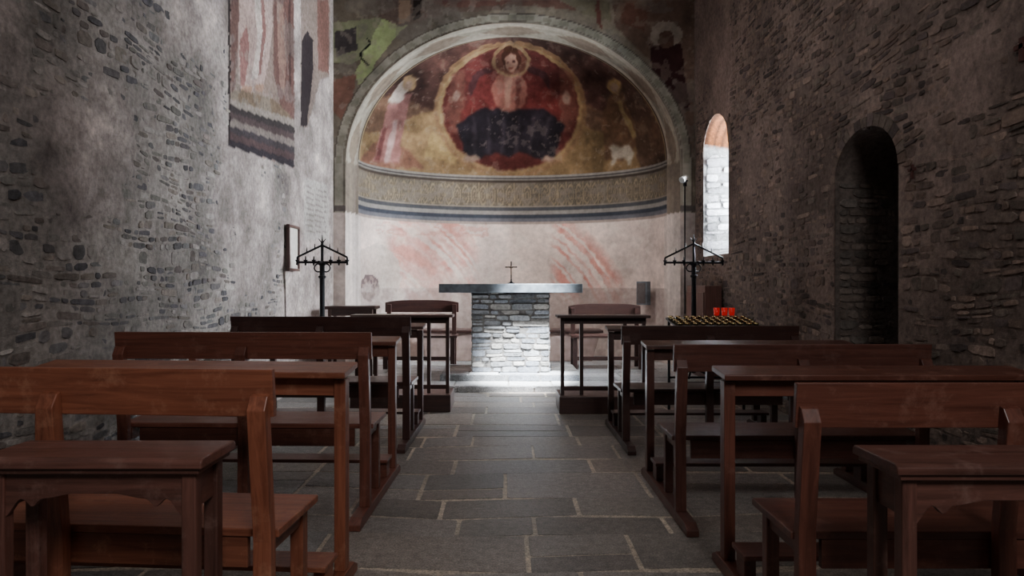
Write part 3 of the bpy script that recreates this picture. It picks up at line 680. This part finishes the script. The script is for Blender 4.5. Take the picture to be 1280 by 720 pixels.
# ------------------------------------------------------------------ iron candle stands
def make_cand(label, loc, w, zbw, ztw):
    t = thing('candle_stand', label, 'candle stand', loc, 0, 'wrought iron candle stands')
    zb = zbw - loc[2]; zt = ztw - loc[2]
    bm = bmesh.new(); tube(bm, (0, 0, .10), (0, 0, zb - .03), .028); tube(bm, (0, 0, zb - .03), (0, 0, zt - .05), .015)
    for z in (zb - .04, .6, zb - .18): lathe(bm, [(.026, 0), (.042, .012), (.042, .03), (.026, .04)], 12, 0, 0, z)
    obj('pole', bm, IRON, t)
    for k in range(3):
        a = k * 2 * PI / 3 + PI / 2; bm = bmesh.new(); tube(bm, (0, 0, .16), (.14 * math.cos(a), .14 * math.sin(a), .10), .012); tube(bm, (.14 * math.cos(a), .14 * math.sin(a), .10), (.22 * math.cos(a), .22 * math.sin(a), .0), .012, r1=.014)
        obj('foot', bm, IRON, t)
    bm = bmesh.new(); tube(bm, (-w, 0, zb), (w, 0, zb), .013, 8); tube(bm, (0, -w * .5, zb), (0, w * .5, zb), .013, 8); obj('crossbar', bm, IRON, t)
    for s in (-1, 1):
        bm = bmesh.new(); tube(bm, (0, 0, zt - .07), (s * w, 0, zb + .055), .011, 8); tube(bm, (s * w, 0, zb + .055), (s * w * 1.02, 0, zb - .03), .011, 8)
        for k in (.3, .62): xx = s * w * k; zc = zt - .07 + (zb + .055 - zt + .07) * k; tube(bm, (xx, 0, zc), (xx, 0, zc + .055), .008, 6, .003)
        obj('brace', bm, IRON, t)
        bm = bmesh.new(); prev = None
        for k in range(15):
            a = k / 14 * PI * 1.5; r = .062 * (1 - k / 24); p_ = (s * (.035 + r * math.sin(a)) , 0, zb - .07 + r * math.cos(a) * .9)
            if prev: tube(bm, prev, p_, .008, 6)
            prev = p_
        obj('scroll', bm, IRON, t)
    bm = bmesh.new(); tube(bm, (0, 0, zt - .06), (0, 0, zt + .04), .012, 8, .003)
    for s in (-1, 1): tube(bm, (0, 0, zt - .05), (s * .04, 0, zt + .0), .009, 6, .003)
    obj('finial', bm, IRON, t)
    for x in (-w, -w * .67, -w * .34, w * .34, w * .67, w):
        bm = bmesh.new(); lathe(bm, [(.008, -.035), (.014, 0), (.020, .014), (.026, .026), (.008, .027), (.005, .065)], 10, x, 0, zb); obj('pricket', bm, IRON, t)
    return t
make_cand('black wrought iron candle stand by the left wall, near the framed notice', (-1.99, 7.38, 0), .27, 1.445, 1.70)
make_cand('black wrought iron candle stand by the right wall, under the slit window', (2.20, 7.95, SZ), .335, 1.46, 1.75)

# ------------------------------------------------------------------ votive stand
ZV = .825
vs = thing('votive_stand', 'black iron votive stand holding rows of small brass cups', 'votive stand', (1.93, 6.35, 0))
for x in (-.37, .35):
    for y in (-.2, .18): obj('leg', B(x, x + .022, y, y + .022, 0, ZV if y < 0 else ZV + .03), IRON, vs, .002)
bm = bmesh.new(); prism(bm, [(-.22, ZV - .02), (-.22, ZV), (.22, ZV + .06), (.22, ZV + .04)], 0, -.385, .385); obj('tray', bm, IRON, vs, .003)
bm = bmesh.new(); box(bm, -.36, .36, -.195, -.18, .3, .32); box(bm, -.36, .36, .18, .195, .3, .32); obj('cross_rail', bm, IRON, vs)
cm = None
for r in range(5):
    for k in range(11):
        y = -.18 + r * .085; z = ZV + (y + .22) / .44 * .06 + .002; x = -.345 + k * .069 + random.uniform(-.007, .007)
        if cm is None:
            bm = bmesh.new(); lathe(bm, [(.016, 0), (.022, .010), (.025, .024), (.020, .025), (.016, .010)], 12); o = obj('candle_cup', bm, BRASS, vs, smooth=True); cm = o
        else: o = cm.copy(); C.objects.link(o)
        o.location = (x, y, z)
def votive(label, x, y):
    z = ZV + (y + .22) / .44 * .06 + .002 + .0275
    t = thing('votive_candle', label, 'candle', (1.93 + x, 6.35 + y, z), 0, 'red votive candles')
    bm = bmesh.new(); lathe(bm, [(.020, 0), (.026, .01), (.030, .074), (.027, .074), (.024, .062)], 16); obj('red_glass', bm, REDGL, t, smooth=True)
    bm = bmesh.new(); lathe(bm, [(.023, 0), (.023, .002)], 12, 0, 0, .063); obj('wax', bm, WAX, t)
votive('red glass votive candle, leftmost of the three', .09, .16); votive('red glass votive candle, middle of the three', .165, .16); votive('red glass votive candle, rightmost of the three', .235, .16)

# ------------------------------------------------------------------ wall items
pf = thing('framed_notice', 'small framed notice with a pale mount on the left wall', 'frame', (XL + .035, 7.46, 1.6))
bm = bmesh.new(); box(bm, 0, .035, -.19, .19, .22, .25); box(bm, 0, .035, -.19, .19, -.25, -.22); box(bm, 0, .035, -.19, -.16, -.22, .22); box(bm, 0, .035, .16, .19, -.22, .22); obj('frame', bm, D[2], pf, .003)
obj('paper', B(0, .015, -.16, .16, -.22, .22), PAPER, pf)
cb = thing('wall_cupboard', 'low brown wooden cupboard against the right wall below the window', 'cupboard', (XR - .035, 8.5, SZ))
obj('body', B(-.20, 0, -.40, .40, 0, 1.12), T[2], cb, .006)
for s in (-1, 1):
    dd = obj('door', B(-.215, -.20, min(s * .01, s * .38), max(s * .01, s * .38), .06, 1.04), T[2], cb, .004)
    bm = bmesh.new(); lathe(bm, [(.01, 0), (.014, .01), (.01, .02)], 8, 0, 0, 0); k = obj('knob', bm, BRASS, dd); k.location = (-.215, s * .06, .6); k.rotation_euler = (0, -PI / 2, 0)
lm = thing('wall_spotlight', 'small grey spotlight on a bracket at the right edge of the apse', 'lamp', (2.46, 9.30, 2.60))
bm = bmesh.new(); tube(bm, (0, 0, 0), (-.02, -.16, 0), .012, 8); tube(bm, (0, .02, -.05), (0, .02, .05), .025, 8); obj('bracket', bm, IRON, lm)
bm = bmesh.new(); tube(bm, (-.02, -.13, .06), (-.10, -.19, .0), .03, 12, .045); obj('lamp_head', bm, WHITE, lm)
bm = bmesh.new(); tube(bm, (0, .03, -.05), (0, .03, -1.8), .009, 6); obj('conduit', bm, IRON, lm)
tb = thing('wall_tabernacle', 'small grey wall box in the apse, right of the altar', 'wall box', (2.03, 10.09, .90), math.radians(-58))
bm = bmesh.new(); box(bm, -.11, .11, -.02, .06, 0, .35); obj('box_body', bm, SLAB, tb, .006)
obj('box_door', B(-.085, .085, -.03, -.02, .025, .325), mat_plain('dull_metal', (.12, .11, .11), .5, .6), tb, .003)
RC = mat_plain('dark_red_paint', (.06, .018, .014), .8)
for nm, y, z, k, lab in (('wall_cross', 4.33, 1.92, .045, 'small dark red cross on the right wall beside the arched doorway'), ('wall_cross', 3.41, 2.38, .06, 'small dark cross high on the right wall at the photo edge')):
    bm = bmesh.new(); box(bm, 0, .012, -k * .22, k * .22, -k, k); box(bm, 0, .012, -k * .8, k * .8, k * .1, k * .5)
    o = obj(nm, bm, RC); o.location = (XR - .028, y, z); o['label'] = lab; o['category'] = 'cross'

# ------------------------------------------------------------------ lights
def look(o, tgt): o.rotation_euler = (Vector(tgt) - o.location).to_track_quat('-Z', 'Y').to_euler()
def area(name, loc, tgt, sx, sy, e, col, spread=None):
    l = bpy.data.lights.new(name, 'AREA'); l.shape = 'RECTANGLE'; l.size = sx; l.size_y = sy; l.energy = e; l.color = col
    if spread: l.spread = math.radians(spread)
    o = bpy.data.objects.new(name, l); C.objects.link(o); o.location = loc; look(o, tgt); return o
def spot(name, loc, tgt, e, ang, blend, col, r=.1):
    l = bpy.data.lights.new(name, 'SPOT'); l.energy = e; l.spot_size = math.radians(ang); l.spot_blend = blend; l.color = col; l.shadow_soft_size = r
    o = bpy.data.objects.new(name, l); C.objects.link(o); o.location = loc; look(o, tgt); return o
area('entrance_daylight', (1.0, -1.7, 3.8), (-1.2, 3.6, .8), 1.4, 1.4, 128, (1, .985, .975))
area('nave_fill', (-.1, 4.6, 5.45), (-.2, 4.4, 0), 1.6, 4.0, 38, (1, .985, .975))  # added ceiling fill for floor sheen and grazed walls; no roof opening there
area('window_daylight', (XR + .60, 8.45, 2.4), (0, 8.2, 1.2), .3, .9, 20, (.88, .94, 1))
spot('altar_light', (1.0, 6.7, 5.2), (.20, 8.06, .06), 40000, 14, .9, (.92, .96, 1), .12)
area('apse_fill', (.1, 8.9, 4.45), (.1, 10.9, 1.3), .9, .3, 44, (1, .97, .94), 105)  # added fill under the arch, brightening the lower apse wall; no lamp there
wd = bpy.data.worlds.new('world'); bpy.context.scene.world = wd; wd.use_nodes = True
wd.node_tree.nodes['Background'].inputs[0].default_value = (.7, .8, 1, 1); wd.node_tree.nodes['Background'].inputs[1].default_value = .03
# ------------------------------------------------------------------ camera
cam = bpy.data.cameras.new('camera'); co = bpy.data.objects.new('camera', cam); C.objects.link(co)
co.location = (0, 0, H); co.rotation_euler = (PI / 2, 0, 0)
cam.sensor_width = 36; cam.lens = F / 1280 * 36; cam.shift_x = (640 - VX) / 1280; cam.shift_y = (VY - 360) / 1280
cam.clip_start = .05
bpy.context.scene.camera = co
